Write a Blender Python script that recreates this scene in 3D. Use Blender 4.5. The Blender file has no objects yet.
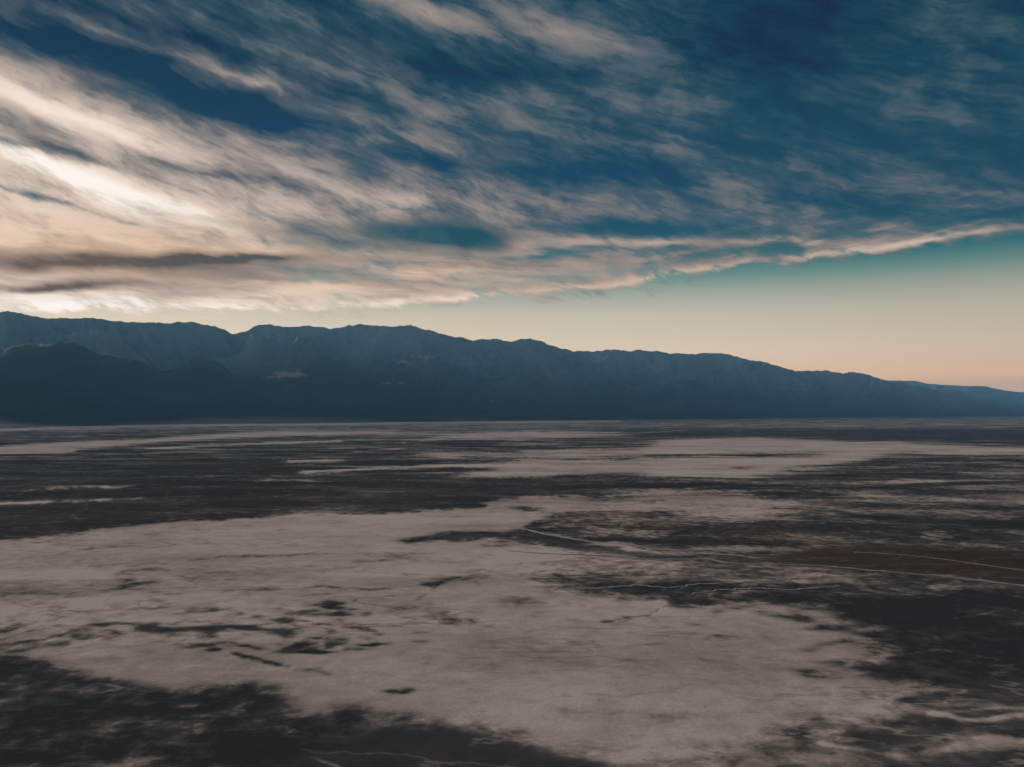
import bpy, math
import numpy as np

# ------------------------------------------------------------------ basics
scene = bpy.context.scene
COL = scene.collection
rng = np.random.default_rng(7)

F = 803.0            # focal length in pixels of the 1024 px wide frame
CX, CY = 512.0, 383.5
HOR = 411.0          # row of the true horizon
CAM_H = 150.0
PITCH = math.atan((HOR - CY) / F)

scene.view_settings.view_transform = 'Standard'
scene.view_settings.look = 'None'
scene.view_settings.exposure = 0.0
scene.view_settings.gamma = 1.0
scene.view_settings.use_curve_mapping = False
scene.cycles.volume_bounces = 0
scene.cycles.max_bounces = 4
scene.cycles.diffuse_bounces = 1

cam_d = bpy.data.cameras.new('camera')
cam = bpy.data.objects.new('camera', cam_d)
COL.objects.link(cam)
cam_d.sensor_width = 36.0
cam_d.lens = 36.0 * F / 1024.0
cam_d.clip_start = 1.0
cam_d.clip_end = 300000.0
cam.location = (0, 0, CAM_H)
cam.rotation_euler = (math.pi / 2 + PITCH, 0, 0)
scene.camera = cam


def pix_dir(u, v):
    """direction in the world of a spot (u, v) of the survey photograph"""
    x = (np.asarray(u, float) - CX) / F
    z = (CY - np.asarray(v, float)) / F
    y = np.ones_like(x * z)
    c, s = math.cos(PITCH), math.sin(PITCH)
    return x + 0 * z, y * c - z * s, y * s + z * c


def to_pix(x, y, z):
    """photograph coordinates of world points (camera at origin height CAM_H)"""
    c, s = math.cos(PITCH), math.sin(PITCH)
    zz = z - CAM_H
    d = y * c + zz * s
    up = -y * s + zz * c
    d = np.where(d > 1e-3, d, 1e-3)
    return CX + F * x / d, CY - F * up / d


def pix_azel(u, v):
    x, y, z = pix_dir(u, v)
    return np.arctan2(x, y), np.arctan2(z, np.hypot(x, y))


# ------------------------------------------------------------------ numpy noise
def _hash(ix, iy, seed):
    h = (ix.astype(np.int64) * 374761393 + iy.astype(np.int64) * 668265263 + seed * 982451653) & 0xFFFFFFFF
    h = ((h ^ (h >> 13)) * 1274126177) & 0xFFFFFFFF
    h = (h ^ (h >> 16)) & 0xFFFFFFFF
    return h


def gnoise(x, y, seed=0):
    x = np.asarray(x, float); y = np.asarray(y, float)
    ix = np.floor(x); iy = np.floor(y)
    fx = x - ix; fy = y - iy
    ux = fx * fx * fx * (fx * (fx * 6 - 15) + 10)
    uy = fy * fy * fy * (fy * (fy * 6 - 15) + 10)

    def g(a, b, dx, dy):
        t = _hash(ix + a, iy + b, seed) / 4294967296.0 * 2 * math.pi
        return np.cos(t) * dx + np.sin(t) * dy
    n00 = g(0, 0, fx, fy); n10 = g(1, 0, fx - 1, fy)
    n01 = g(0, 1, fx, fy - 1); n11 = g(1, 1, fx - 1, fy - 1)
    a = n00 + ux * (n10 - n00); b = n01 + ux * (n11 - n01)
    return (a + uy * (b - a)) * 1.5


def fbm(x, y, octaves=5, rough=0.5, seed=0):
    s = 0.0; a = 1.0; t = 0.0
    for o in range(octaves):
        s = s + a * gnoise(x * 2 ** o + 17.3 * o, y * 2 ** o - 9.1 * o, seed + o)
        t += a; a *= rough
    return s / t


def ridged(x, y, octaves=6, rough=0.52, seed=0):
    s = 0.0; a = 1.0; t = 0.0; w = 1.0
    for o in range(octaves):
        n = 1.0 - np.abs(gnoise(x * 2 ** o + 5.7 * o, y * 2 ** o + 3.3 * o, seed + o)) * 1.6
        n = np.clip(n, 0, 1) ** 2
        s = s + a * n * w
        w = np.clip(n * 1.6, 0.15, 1)
        t += a; a *= rough
    return s / t


def smooth1(a, k):
    if k < 1:
        return a
    ker = np.hanning(2 * k + 3)[1:-1]; ker /= ker.sum()
    return np.convolve(np.pad(a, k, mode='edge'), ker, mode='valid')


def sstep(a, b, x):
    t = np.clip((x - a) / (b - a), 0, 1)
    return t * t * (3 - 2 * t)


def grid_mesh(name, X, Y, Z, mat, attrs=None, wrap=False, kind='structure'):
    R, C = X.shape
    me = bpy.data.meshes.new(name)
    nv = R * C
    co = np.stack([X, Y, Z], -1).reshape(-1, 3).astype(np.float32)
    idx = np.arange(nv).reshape(R, C)
    if wrap:
        idx = np.concatenate([idx, idx[:, :1]], 1)
    q = np.stack([idx[:-1, :-1], idx[:-1, 1:], idx[1:, 1:], idx[1:, :-1]], -1).reshape(-1, 4)
    me.vertices.add(nv)
    me.vertices.foreach_set('co', co.ravel())
    nf = len(q)
    me.loops.add(nf * 4)
    me.loops.foreach_set('vertex_index', q.astype(np.int32).ravel())
    me.polygons.add(nf)
    me.polygons.foreach_set('loop_start', np.arange(0, nf * 4, 4, dtype=np.int32))
    me.polygons.foreach_set('loop_total', np.full(nf, 4, np.int32))
    me.polygons.foreach_set('use_smooth', np.ones(nf, bool))
    me.update(calc_edges=True)
    for k, a in (attrs or {}).items():
        at = me.attributes.new(k, 'FLOAT', 'POINT')
        at.data.foreach_set('value', np.asarray(a, np.float32).ravel())
    me.materials.append(mat)
    o = bpy.data.objects.new(name, me)
    COL.objects.link(o)
    o['kind'] = kind
    return o


# ------------------------------------------------------------------ node helpers
class NT:
    def __init__(self, tree):
        self.t = tree; self.n = tree.nodes; self.l = tree.links

    def new(self, typ, **kw):
        nd = self.n.new(typ)
        for k, v in kw.items():
            setattr(nd, k, v)
        return nd

    def put(self, sock, v):
        if isinstance(v, bpy.types.NodeSocket):
            self.l.new(v, sock)
        else:
            sock.default_value = v

    def math(self, op, a, b=None, c=None, clamp=False):
        nd = self.new('ShaderNodeMath', operation=op, use_clamp=clamp)
        self.put(nd.inputs[0], a)
        if b is not None: self.put(nd.inputs[1], b)
        if c is not None: self.put(nd.inputs[2], c)
        return nd.outputs[0]

    def vmath(self, op, a, b=None):
        nd = self.new('ShaderNodeVectorMath', operation=op)
        self.put(nd.inputs[0], a)
        if b is not None: self.put(nd.inputs[1], b)
        return nd.outputs['Value'] if op in ('DOT_PRODUCT', 'LENGTH') else nd.outputs[0]

    def mapping(self, vec, loc=(0, 0, 0), rot=0.0, scale=(1, 1, 1), typ='POINT'):
        nd = self.new('ShaderNodeMapping', vector_type=typ)
        self.put(nd.inputs['Vector'], vec)
        nd.inputs['Location'].default_value = loc
        nd.inputs['Rotation'].default_value = (0, 0, rot)
        nd.inputs['Scale'].default_value = scale
        return nd.outputs[0]

    def noise(self, vec, scale, detail=5, rough=0.5, dist=0.0, dims='3D', out='Fac'):
        nd = self.new('ShaderNodeTexNoise', noise_dimensions=dims)
        self.put(nd.inputs['Vector'], vec)
        nd.inputs['Scale'].default_value = scale
        nd.inputs['Detail'].default_value = detail
        nd.inputs['Roughness'].default_value = rough
        nd.inputs['Distortion'].default_value = dist
        return nd.outputs[out]

    def mix(self, fac, a, b, blend='MIX'):
        nd = self.new('ShaderNodeMix', data_type='RGBA', blend_type=blend)
        self.put(nd.inputs[0], fac)
        self.put(nd.inputs[6], a if isinstance(a, bpy.types.NodeSocket) else (*a, 1))
        self.put(nd.inputs[7], b if isinstance(b, bpy.types.NodeSocket) else (*b, 1))
        return nd.outputs[2]

    def ramp(self, fac, stops, interp='LINEAR'):
        nd = self.new('ShaderNodeValToRGB')
        cr = nd.color_ramp; cr.interpolation = interp
        while len(cr.elements) < len(stops):
            cr.elements.new(1.0)
        for e, (p, c) in zip(cr.elements, stops):
            e.position = p; e.color = (*c, 1) if len(c) == 3 else c
        self.put(nd.inputs[0], fac)
        return nd.outputs[0]

    def mapr(self, v, a, b, c=0.0, d=1.0, smooth=True):
        nd = self.new('ShaderNodeMapRange', interpolation_type='SMOOTHSTEP' if smooth else 'LINEAR', clamp=True)
        self.put(nd.inputs[0], v)
        for i, x in zip((1, 2, 3, 4), (a, b, c, d)):
            nd.inputs[i].default_value = x
        return nd.outputs[0]

    def attr(self, name):
        return self.new('ShaderNodeAttribute', attribute_name=name).outputs['Fac']


def lin(r, g, b):
    def f(c):
        c /= 255.0
        return c / 12.92 if c <= 0.04045 else ((c + 0.055) / 1.055) ** 2.4
    return (f(r), f(g), f(b))


def material(name):
    m = bpy.data.materials.new(name)
    m.use_nodes = True
    m.node_tree.nodes.clear()
    t = NT(m.node_tree)
    out = t.new('ShaderNodeOutputMaterial')
    return m, t, out


HAZE_DENSITY = 1.9e-5
HAZE_TOP = 2250.0
HAZE_J = (0.12, 0.24, 0.29)

# ================================================================== SKY (world)
SUN_AZ = math.radians(-35.0)
SUN_EL = math.radians(11.0)


def build_sky():
    w = bpy.data.worlds.new('World')
    scene.world = w
    w.use_nodes = True
    w.node_tree.nodes.clear()
    t = NT(w.node_tree)
    out = t.new('ShaderNodeOutputWorld')
    bg = t.new('ShaderNodeBackground')
    t.l.new(bg.outputs[0], out.inputs[0])
    tc = t.new('ShaderNodeTexCoord')
    d = t.vmath('NORMALIZE', tc.outputs['Generated'])
    sep = t.new('ShaderNodeSeparateXYZ'); t.l.new(d, sep.inputs[0])
    x, y, z = sep.outputs
    az = t.math('MULTIPLY', t.math('ARCTAN2', x, y), F)        # pixels-of-arc
    el = t.math('MULTIPLY', t.math('ARCSINE', z), F)
    comb = t.new('ShaderNodeCombineXYZ')
    t.l.new(az, comb.inputs[0]); t.l.new(el, comb.inputs[1])
    P = comb.outputs[0]

    # wispy displacement of the coordinates so nothing is a smooth ellipse
    def warp(vec, scale, amp, detail, rot, stretch):
        m = t.mapping(vec, rot=rot, scale=(stretch, 1, 1), typ='TEXTURE')
        c = t.noise(m, scale, detail, 0.55, dims='2D', out='Color')
        o = t.vmath('SUBTRACT', c, (0.5, 0.5, 0.5))
        o = t.vmath('MULTIPLY', o, (amp * 3.0, amp, 0))
        return t.vmath('ADD', vec, o)
    PF = warp(P, 0.014, 15, 4, -0.2, 1.6)
    PW = warp(PF, 0.07, 7, 6, -0.3, 3.0)

    sepw = t.new('ShaderNodeSeparateXYZ'); t.l.new(PW, sepw.inputs[0])
    pwx, pwy = sepw.outputs[0], sepw.outputs[1]

    def conv(u, v, ang, L):
        a = math.radians(ang)
        u0, v0 = u - L * math.cos(a), v - L * math.sin(a)
        u1, v1 = u + L * math.cos(a), v + L * math.sin(a)
        A0, E0 = pix_azel(u0, v0); A1, E1 = pix_azel(u1, v1)
        A, E = pix_azel(u, v)
        dx, dy = float(A1 - A0) * F / 2, float(E1 - E0) * F / 2
        return float(A) * F, float(E) * F, math.atan2(dy, dx), math.hypot(dx, dy)

    def strokes(lst, start):
        # the running sum rides along as z, so the strokes are evaluated one after the other
        acc = start
        for (u, v, ang, L, W, amp) in lst:
            cx, cy, th, ll = conv(u, v, ang, L)
            cb = t.new('ShaderNodeCombineXYZ')
            t.put(cb.inputs[0], pwx); t.put(cb.inputs[1], pwy); t.put(cb.inputs[2], acc)
            q = t.mapping(cb.outputs[0], loc=(cx, cy, 0), rot=th, scale=(ll, W * ll / L, 1e8), typ='TEXTURE')
            dd = t.vmath('DOT_PRODUCT', q, q)
            e = t.math('POWER', 0.3679, dd)
            acc = t.math('MULTIPLY_ADD', e, amp, acc)
        return acc

    # glow towards the hidden sun
    A0, E0 = pix_azel(-60, 250)
    q = t.mapping(P, loc=(float(A0) * F, float(E0) * F, 0), scale=(420, 190, 1), typ='TEXTURE')
    glow = t.math('POWER', 0.3679, t.vmath('DOT_PRODUCT', q, q))
    q2 = t.mapping(P, loc=(float(A0) * F, float(E0) * F, 0), scale=(950, 420, 1), typ='TEXTURE')
    glow2 = t.math('POWER', 0.3679, t.vmath('DOT_PRODUCT', q2, q2))
    dens = DENS
    shade = SHADE

    # fibres
    def fibre(ang, L, W):
        return t.noise(t.mapping(PF, loc=(L * 3.3, W * 5.1, 0), rot=math.radians(ang), scale=(L, W, 1), typ='TEXTURE'), 1.0, 9, 0.62, 0.0, dims='2D')
    f1 = fibre(-20, 120, 24)
    f2 = fibre(-3, 130, 15)
    f3 = fibre(7, 100, 13)
    hi = t.mapr(el, 120, 230)
    fr = t.math('MULTIPLY', t.mapr(az, 40, 260), t.mapr(el, 225, 150))
    fib = t.math('ADD', t.math('MULTIPLY', f1, hi), t.math('MULTIPLY', f2, t.math('SUBTRACT', 1.0, hi)))
    fib = t.math('ADD', t.math('MULTIPLY', f3, fr),
                 t.math('MULTIPLY', fib, t.math('SUBTRACT', 1.0, fr)))
    fibc = t.math('SUBTRACT', fib, 0.5)
    fine = t.noise(t.mapping(PF, rot=math.radians(-17), scale=(30, 5, 1), typ='TEXTURE'), 1.0, 6, 0.66, 0.0, dims='2D')
    puff = t.noise(t.mapping(PF, rot=math.radians(-25), scale=(46, 22, 1), typ='TEXTURE'), 1.0, 8, 0.6, 0.0, dims='2D')
    finec = t.math('ADD', t.math('SUBTRACT', fine, 0.5), t.math('MULTIPLY', t.math('SUBTRACT', puff, 0.5), 1.5))
    big = t.math('SUBTRACT', t.noise(t.mapping(P, rot=-0.3, scale=(260, 70, 1), typ='TEXTURE'), 1.0, 4, 0.55, dims='2D'), 0.5)

    D = strokes(dens, t.math('MULTIPLY_ADD', t.math('MULTIPLY', glow, t.mapr(el, 330, 200)), 0.40, 0.13))
    D = t.math('MULTIPLY_ADD', fibc, 0.72, D)
    D = t.math('MULTIPLY_ADD', finec, 0.78, D)
    D = t.math('MULTIPLY_ADD', big, 0.75, D)

    # lower edge of the cloud deck, climbing to the right
    ex = [-200, 0, 150, 280, 400, 500, 560, 650, 720, 800, 880, 950, 1024, 1200]
    ev = [318, 316, 315, 314, 309, 301, 297, 287, 278, 270, 260, 252, 243, 212]
    A, E = pix_azel(np.array(ex), np.array(ev))
    A *= F; E *= F
    fc = t.new('ShaderNodeFloatCurve')
    cu = fc.mapping.curves[0]
    a0, a1 = -700.0, 700.0
    pts = [(0.0, E[0] / 400)] + [((a - a0) / (a1 - a0), e / 400) for a, e in zip(A, E)] + [(1.0, E[-1] / 400)]
    for p in pts[1:-1]:
        cu.points.new(*p)
    cu.points[0].location = pts[0]; cu.points[-1].location = pts[-1]
    fc.mapping.update()
    t.l.new(t.mapr(az, a0, a1, smooth=False), fc.inputs['Value'])
    edge = t.math('MULTIPLY', fc.outputs[0], 400.0)
    elw = t.math('ADD', t.math('MULTIPLY', el, 0.6), t.math('MULTIPLY', sepw.outputs[1], 0.4))
    over = t.math('SUBTRACT', elw, edge)
    over = t.math('MULTIPLY_ADD', finec, 34.0, over)
    deck = t.mapr(over, -4.0, 13.0)
    V = t.math('MULTIPLY', t.mapr(D, -0.50, 0.62, 0.0, 0.88, smooth=False), deck)
    thin = t.math('MULTIPLY', t.mapr(el, 180, 270), t.math('SUBTRACT', 1.0, t.math('MINIMUM', t.math('MULTIPLY', glow, 1.6), 1.0)))
    D = t.math('MULTIPLY_ADD', thin, -0.13, D)
    D = t.math('MULTIPLY', t.mapr(D, 0.16, 1.05, 0.0, 0.97, smooth=False), deck)

    S = strokes(shade, t.math('MULTIPLY', D, 0.0001))
    S = t.math('MULTIPLY', S, t.mapr(t.math('MULTIPLY_ADD', finec, 0.5, fib), 0.30, 0.70, 0.45, 1.25, smooth=False))
    S = t.math('MULTIPLY_ADD', fibc, -1.3, S)
    S = t.math('MULTIPLY_ADD', finec, -0.5, S)
    S = t.math('MAXIMUM', t.math('MINIMUM', S, 1.0), 0.0)

    # clear sky by elevation
    def pe(v):
        return float(pix_azel(900, v)[1]) * F
    top = 620.0
    stops = [(pe(405), lin(232, 184, 148)), (pe(380), lin(225, 190, 158)), (pe(345), lin(214, 198, 174)),
             (pe(305), lin(192, 187, 168)), (pe(282), lin(158, 166, 152)), (pe(265), lin(108, 144, 136)),
             (pe(248), lin(52, 116, 118)), (pe(225), lin(16, 88, 102)), (pe(190), lin(3, 73, 95)),
             (pe(120), lin(0, 64, 88)), (pe(30), lin(0, 50, 73)), (600.0, lin(4, 46, 70))]
    lowsky = t.ramp(t.mapr(el, 0, top, smooth=False), [(p / top, c) for p, c in stops])
    # lower part stays pale further up towards the left
    nis = t.new('ShaderNodeTexSky', sky_type='NISHITA', sun_disc=False)
    nis.sun_elevation = SUN_EL
    nis.sun_rotation = SUN_AZ
    nis.altitude = 150; nis.dust_density = 2.0; nis.ozone_density = 3.0
    nsk = t.mix(1.0, nis.outputs[0], (0.07, 0.07, 0.07), 'MULTIPLY')
    clear = t.mix(0.012, lowsky, nsk)
    dim = t.new('ShaderNodeVectorMath', operation='SCALE')
    t.put(dim.inputs[0], clear); t.put(dim.inputs['Scale'], t.mapr(az, 80, 560, 1.0, 0.84))
    clear = dim.outputs[0]
    low = t.mapr(el, 130, 60)
    clear = t.mix(t.math('MULTIPLY', t.math('MULTIPLY', glow, low), 0.65), clear, lin(238, 222, 196))

    # cloud colour: how much of the hidden sun's light comes through
    lowband = t.mapr(t.math('ABSOLUTE', t.math('SUBTRACT', el, 130)), 110, 20)
    lit = t.math('MULTIPLY_ADD', glow, 0.38, t.math('MULTIPLY', t.math('MULTIPLY', glow2, t.mapr(el, 390, 170, 0.55, 1.0)), 0.30))
    lit = t.math('MULTIPLY_ADD', lowband, 0.17, lit)
    lit = strokes(BRIGHT, lit)
    lit = t.math('MULTIPLY_ADD', fibc, 0.45, lit)
    lit = t.math('MAXIMUM', lit, 0.0)
    lit = t.math('MINIMUM', lit, 1.0)
    ccol = t.ramp(lit, [(0.0, lin(72, 90, 102)), (0.16, lin(100, 107, 112)), (0.36, lin(152, 141, 134)),
                        (0.55, lin(196, 180, 168)), (0.75, lin(234, 216, 200)), (1.0, lin(255, 247, 238))])
    warmlow = t.math('MULTIPLY', t.mapr(el, 205, 145), t.mapr(el, 98, 135))
    ccol = t.mix(t.math('MULTIPLY', warmlow, glow2), ccol, (0.86, 0.72, 0.60), 'MULTIPLY')
    scol = t.ramp(glow, [(0.0, lin(20, 58, 78)), (0.32, lin(42, 80, 86)), (0.6, lin(78, 90, 90)), (0.82, lin(90, 88, 82)), (1.0, lin(110, 96, 84))])
    ccol = t.mix(S, ccol, scol)
    vcol = t.ramp(lit, [(0.0, lin(42, 80, 94)), (0.16, lin(64, 92, 102)), (0.36, lin(112, 116, 118)), (0.55, lin(176, 160, 148)), (0.8, lin(225, 205, 186)), (1.0, lin(250, 236, 222))])
    vcol = t.mix(S, vcol, scol)
    col = t.mix(V, clear, vcol)
    col = t.mix(D, col, ccol)
    # the haze in front of the low sky takes some light away: the sky beyond it is brighter
    sz = t.math('MAXIMUM', z, 0.04)
    T = t.math('POWER', 2.71828, t.math('DIVIDE', -HAZE_DENSITY * (HAZE_TOP - CAM_H), sz))
    T = t.math('MAXIMUM', T, 0.33)
    jj = t.new('ShaderNodeVectorMath', operation='SCALE')
    jj.inputs[0].default_value = HAZE_J
    t.put(jj.inputs['Scale'], t.math('SUBTRACT', 1.0, T))
    col = t.vmath('MAXIMUM', t.vmath('SUBTRACT', col, jj.outputs[0]), (0.0004, 0.004, 0.006))
    sc = t.new('ShaderNodeVectorMath', operation='SCALE')
    t.put(sc.inputs[0], col); t.put(sc.inputs['Scale'], t.math('DIVIDE', 1.0, T))
    # added pink glow behind the camera, unseen, brightening the salt and mountain faces
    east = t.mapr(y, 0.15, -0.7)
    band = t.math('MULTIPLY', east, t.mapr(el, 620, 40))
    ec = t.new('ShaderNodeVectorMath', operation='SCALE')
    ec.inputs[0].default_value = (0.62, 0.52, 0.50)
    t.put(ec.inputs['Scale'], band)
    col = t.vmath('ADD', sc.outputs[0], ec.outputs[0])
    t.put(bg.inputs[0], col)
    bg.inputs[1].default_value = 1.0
    w.cycles.sampling_method = 'MANUAL'
    w.cycles.sample_map_resolution = 512


# u, v, angle (+ = down to the right), half length, half width, amount
DENS = [
    (45, 98, 22, 120, 24, .75), (140, 140, 22, 105, 15, .55), (215, 155, 14, 60, 7, .35),
    (55, 172, 24, 125, 16, .9), (160, 203, 22, 90, 10, .8), (250, 224, 18, 60, 8, .45),
    (30, 222, 8, 130, 16, .6), (110, 246, 5, 160, 10, .5), (0, 240, 3, 120, 20, .4),
    (60, 304, 1, 150, 7, .8), (230, 308, 0, 100, 4, .6), (120, 278, 0, 190, 14, .4),
    (330, 292, -2, 140, 9, .6), (420, 275, -5, 60, 8, .5), (340, 258, 2, 60, 7, .45),
    (440, 252, -4, 50, 6, .45), (505, 249, -16, 26, 6, .5), (480, 265, -3, 40, 4, .4),
    (470, 297, -7, 75, 4, .5),
    (540, 289, -6, 45, 4, .6), (612, 281, -7, 50, 4.5, .55), (675, 271, -9, 45, 5, .55),
    (740, 262, -7, 45, 4.5, .5), (800, 257, -8, 45, 4.5, .5), (875, 250, -6, 50, 4, .5),
    (940, 241, -10, 45, 4, .42), (1000, 229, -13, 45, 5, .45), (965, 228, -14, 60, 2.5, .3), (840, 247, -5, 60, 2, .3), (690, 263, -10, 60, 2.5, .3), (700, 292, -8, 300, 6, -.3), (930, 262, -10, 90, 6, -.3),
    (632, 242, 0, 60, 4.5, .45), (720, 242, 1, 60, 4, .4), (800, 243, 0, 50, 4.5, .5),
    (880, 239.5, -4, 50, 4, .45),
    (540, 266, -5, 60, 6, .5), (625, 261, -4, 55, 5, .45), (690, 252, -11, 35, 3, .3),
    (545, 236, 12, 50, 9, .4), (555, 202, 3, 32, 8, .25), (650, 212, 6, 55, 8, .25),
    (720, 185, 5, 36, 13, .25), (760, 222, 8, 14, 4, .3),
    (625, 228, 2, 85, 9, -.7), (600, 172, 3, 90, 13, -.65), (550, 255, 0, 26, 4, -.5), (585, 250, 0, 20, 2.5, -.35),
    (415, 231, 2, 75, 12, -.10), (485, 236, -5, 40, 12, -.12), (530, 72, 8, 50, 10, -.6), (440, 68, 8, 90, 12, -.5),
    (355, 98, 20, 60, 9, -.5), (285, 115, 10, 50, 14, -.75), (200, 100, 18, 110, 15, -.8),
    (60, 40, 16, 110, 15, -.75), (150, 24, 16, 100, 8, -.4), (230, 50, 16, 60, 7, -.25), (440, 164, 8, 85, 10, -.6), (810, 40, 10, 75, 50, -.55),
    (890, 135, 5, 90, 12, -.35), (730, 60, 35, 50, 20, -.3), (850, 206, 5, 60, 10, -.45), (960, 215, 0, 80, 12, -.35), (1000, 145, 0, 50, 14, -.2),
    (735, 20, 30, 60, 26, -.3), (850, 265, -8, 60, 3, -.2),
    (115, 35, 20, 80, 5, .3), (220, 68, 17, 55, 6, .45), (262, 80, 12, 18, 6, .3), (135, 84, 12, 32, 6, .25),
    (310, 14, 5, 62, 7, .3), (430, 14, 17, 72, 11, .7), (560, 28, 20, 75, 20, .62), (640, 42, 30, 50, 10, .3),
    (600, 4, 15, 60, 8, .2), (620, 72, 12, 120, 24, .3), (640, 150, 6, 120, 40, .12), (420, 120, 6, 140, 60, .08), (275, 46, 15, 32, 7, .25), (350, 76, 18, 52, 7, .3),
    (405, 38, 8, 26, 6, .25), (450, 62, 8, 26, 4, .2), (350, 118, 5, 52, 8, .3), (460, 110, 5, 60, 10, .3),
    (380, 142, -2, 46, 8, .4), (290, 145, 8, 42, 6, .35), (300, 163, 5, 42, 6, .3), (440, 146, 20, 32, 7, .35),
    (505, 122, 15, 32, 6, .35), (550, 115, 10, 46, 11, .35), (710, 105, 5, 26, 6, .35), (655, 145, 20, 32, 8, .35),
    (900, 50, -5, 60, 34, .24), (975, 50, -8, 42, 28, .28), (940, 115, 0, 90, 30, .12), (880, 85, 15, 26, 4, .28), (868, 105, 0, 32, 5, .15),
    (800, 162, 25, 46, 8, .35), (845, 182, 20, 40, 6, .35), (920, 192, 2, 70, 6, .25), (985, 192, 0, 28, 5, .3),
    (815, 208, 12, 36, 4, .3), (980, 208, 2, 36, 2.5, .25), (880, 227, 0, 13, 2, .35), (780, 110, 20, 30, 8, .2),
    (390, 197, 8, 56, 9, .4), (425, 195, 0, 22, 7, .25), (470, 205, 8, 28, 5, .2), (290, 203, 12, 52, 8, .35),
    (270, 172, 12, 42, 6, .3), (520, 215, 5, 30, 6, .2),
    (120, 263, 0, 120, 8, .5), (205, 259, -1, 55, 7, .4), (40, 286, -3, 65, 8, .5), (180, 294, -4, 60, 5, .4),
    (28, 196, 14, 42, 4, -.8), (100, 214, 16, 36, 3.5, -.5), (-5, 141, 16, 70, 7, -.9), (80, 160, 16, 50, 5, -.6),
    (320, 281, 0, 55, 3.5, -.45), (470, 274, 0, 24, 4, -.5), (368, 256, 10, 14, 3, -.4), (180, 166, 14, 50, 5, -.4), (230, 178, 8, 40, 5, -.4),
]
BRIGHT = [
    (40, 100, 22, 110, 18, .32), (130, 135, 22, 60, 9, .16), (55, 172, 24, 125, 13, .38), (165, 205, 22, 95, 9, .3),
    (55, 305, 1, 140, 6, .22), (230, 308, 0, 110, 4, .12), (430, 300, -6, 90, 4, .2), (30, 225, 10, 90, 7, .15),
    (420, 276, -4, 50, 6, .12), (620, 281, -8, 120, 4, .22), (880, 248, -8, 160, 5, .24), (640, 242, 0, 80, 4, .12), (810, 243, 0, 60, 4, .14),
    (245, 80, 16, 40, 6, .12), (430, 14, 17, 70, 9, .24), (555, 28, 20, 70, 16, .2), (390, 197, 8, 50, 7, .1),
    (-10, 260, 0, 90, 12, -.15), (130, 262, 0, 180, 12, -.26), (90, 285, 0, 150, 9, -.26), (240, 275, 0, 120, 10, -.12), (150, 235, 6, 120, 8, -.05),
]
SHADE = [
    (120, 268, 0, 210, 22, .38), (330, 262, 0, 120, 14, .3),
    (120, 263, 0, 120, 6, .85), (205, 259, -1, 55, 5, .7), (40, 286, -3, 65, 6, .85), (100, 284, 0, 50, 4, .5),
    (180, 294, -4, 60, 5, .4), (300, 234, 10, 70, 8, .4), (215, 224, 10, 45, 6, .35), (270, 259, 2, 40, 4, .45),
    (20, 262, 0, 70, 10, .3), (90, 256, 0, 60, 4, .4), (415, 232, 2, 95, 15, 1.15), (480, 240, -4, 45, 13, .6), (15, 250, 0, 60, 8, .35), (330, 281, 0, 60, 4, .3),
    (60, 151, 16, 100, 7, .7), (110, 216, 14, 60, 5, .3), (230, 175, 10, 70, 10, .3), (200, 275, 3, 90, 5, .25),
]
build_sky()

sun_d = bpy.data.lights.new('sun', 'SUN')
sun_d.energy = 4.8
sun_d.angle = math.radians(14)
sun_d.color = (1.0, 0.86, 0.75)
sun = bpy.data.objects.new('sun', sun_d)
COL.objects.link(sun)
from mathutils import Vector
sd = Vector((math.sin(SUN_AZ) * math.cos(SUN_EL), math.cos(SUN_AZ) * math.cos(SUN_EL), math.sin(SUN_EL)))
sun.rotation_euler = sd.to_track_quat('Z', 'Y').to_euler()
sun.location = (0, 0, 3000)

# ================================================================== GROUND
# survey of the salt pan: where crust lies and where mud shows.  1 = clean salt, 0 = wet mud.
U0, U1, V0, V1 = -420, 1444, 411, 900
GW, GH = U1 - U0, V1 - V0
pad_u = np.arange(U0, U1) + 0.5
pad_v = np.arange(V0, V1) + 0.5
GU, GV = np.meshgrid(pad_u, pad_v)
_gr = CAM_H * F / np.maximum(GV - HOR, 0.6)
_gx = (GU - CX) / F * _gr
salt = 0.22 + 0.15 * fbm(_gx / 170, _gr / 120, 6, .6, 301) + 0.10 * fbm(_gx / 900, _gr / 800, 4, .55, 311)
warm = np.zeros((GH, GW))


def blur2(a, su, sv):
    for ax, s in ((1, su), (0, sv)):
        k = int(max(1, round(s * 2.5)))
        if s < 0.3:
            continue
        ker = np.exp(-0.5 * (np.arange(-k, k + 1) / s) ** 2); ker /= ker.sum()
        pads = [(0, 0), (0, 0)]; pads[ax] = (k, k)
        ap = np.pad(a, pads, mode='edge')
        r = 0
        for i, wgt in enumerate(ker):
            sl = [slice(None)] * 2; sl[ax] = slice(i, i + a.shape[ax])
            r = r + wgt * ap[tuple(sl)]
        a = r
    return a


# fractal shoreline displacement, in ground metres, shared by all outlines
_r = CAM_H * F / np.maximum(GV - HOR, 0.6)
_x = (GU - CX) / F * _r
_nx = fbm(_x / 300, _r / 300, 7, 0.62, 3)
_ny = fbm(_x / 300, _r / 300, 7, 0.62, 31)
_sc = np.clip((GV - HOR) / 150.0, 0.08, 1.6)
_mx = fbm(_x / 45, _r / 45, 5, 0.6, 131); _my = fbm(_x / 45, _r / 45, 5, 0.6, 151)
JU = GU + (_nx * 26 + _mx * 14) * np.clip(_sc, .5, 1.3)
JV = GV + (_ny * 11 + _my * 5) * _sc


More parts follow.
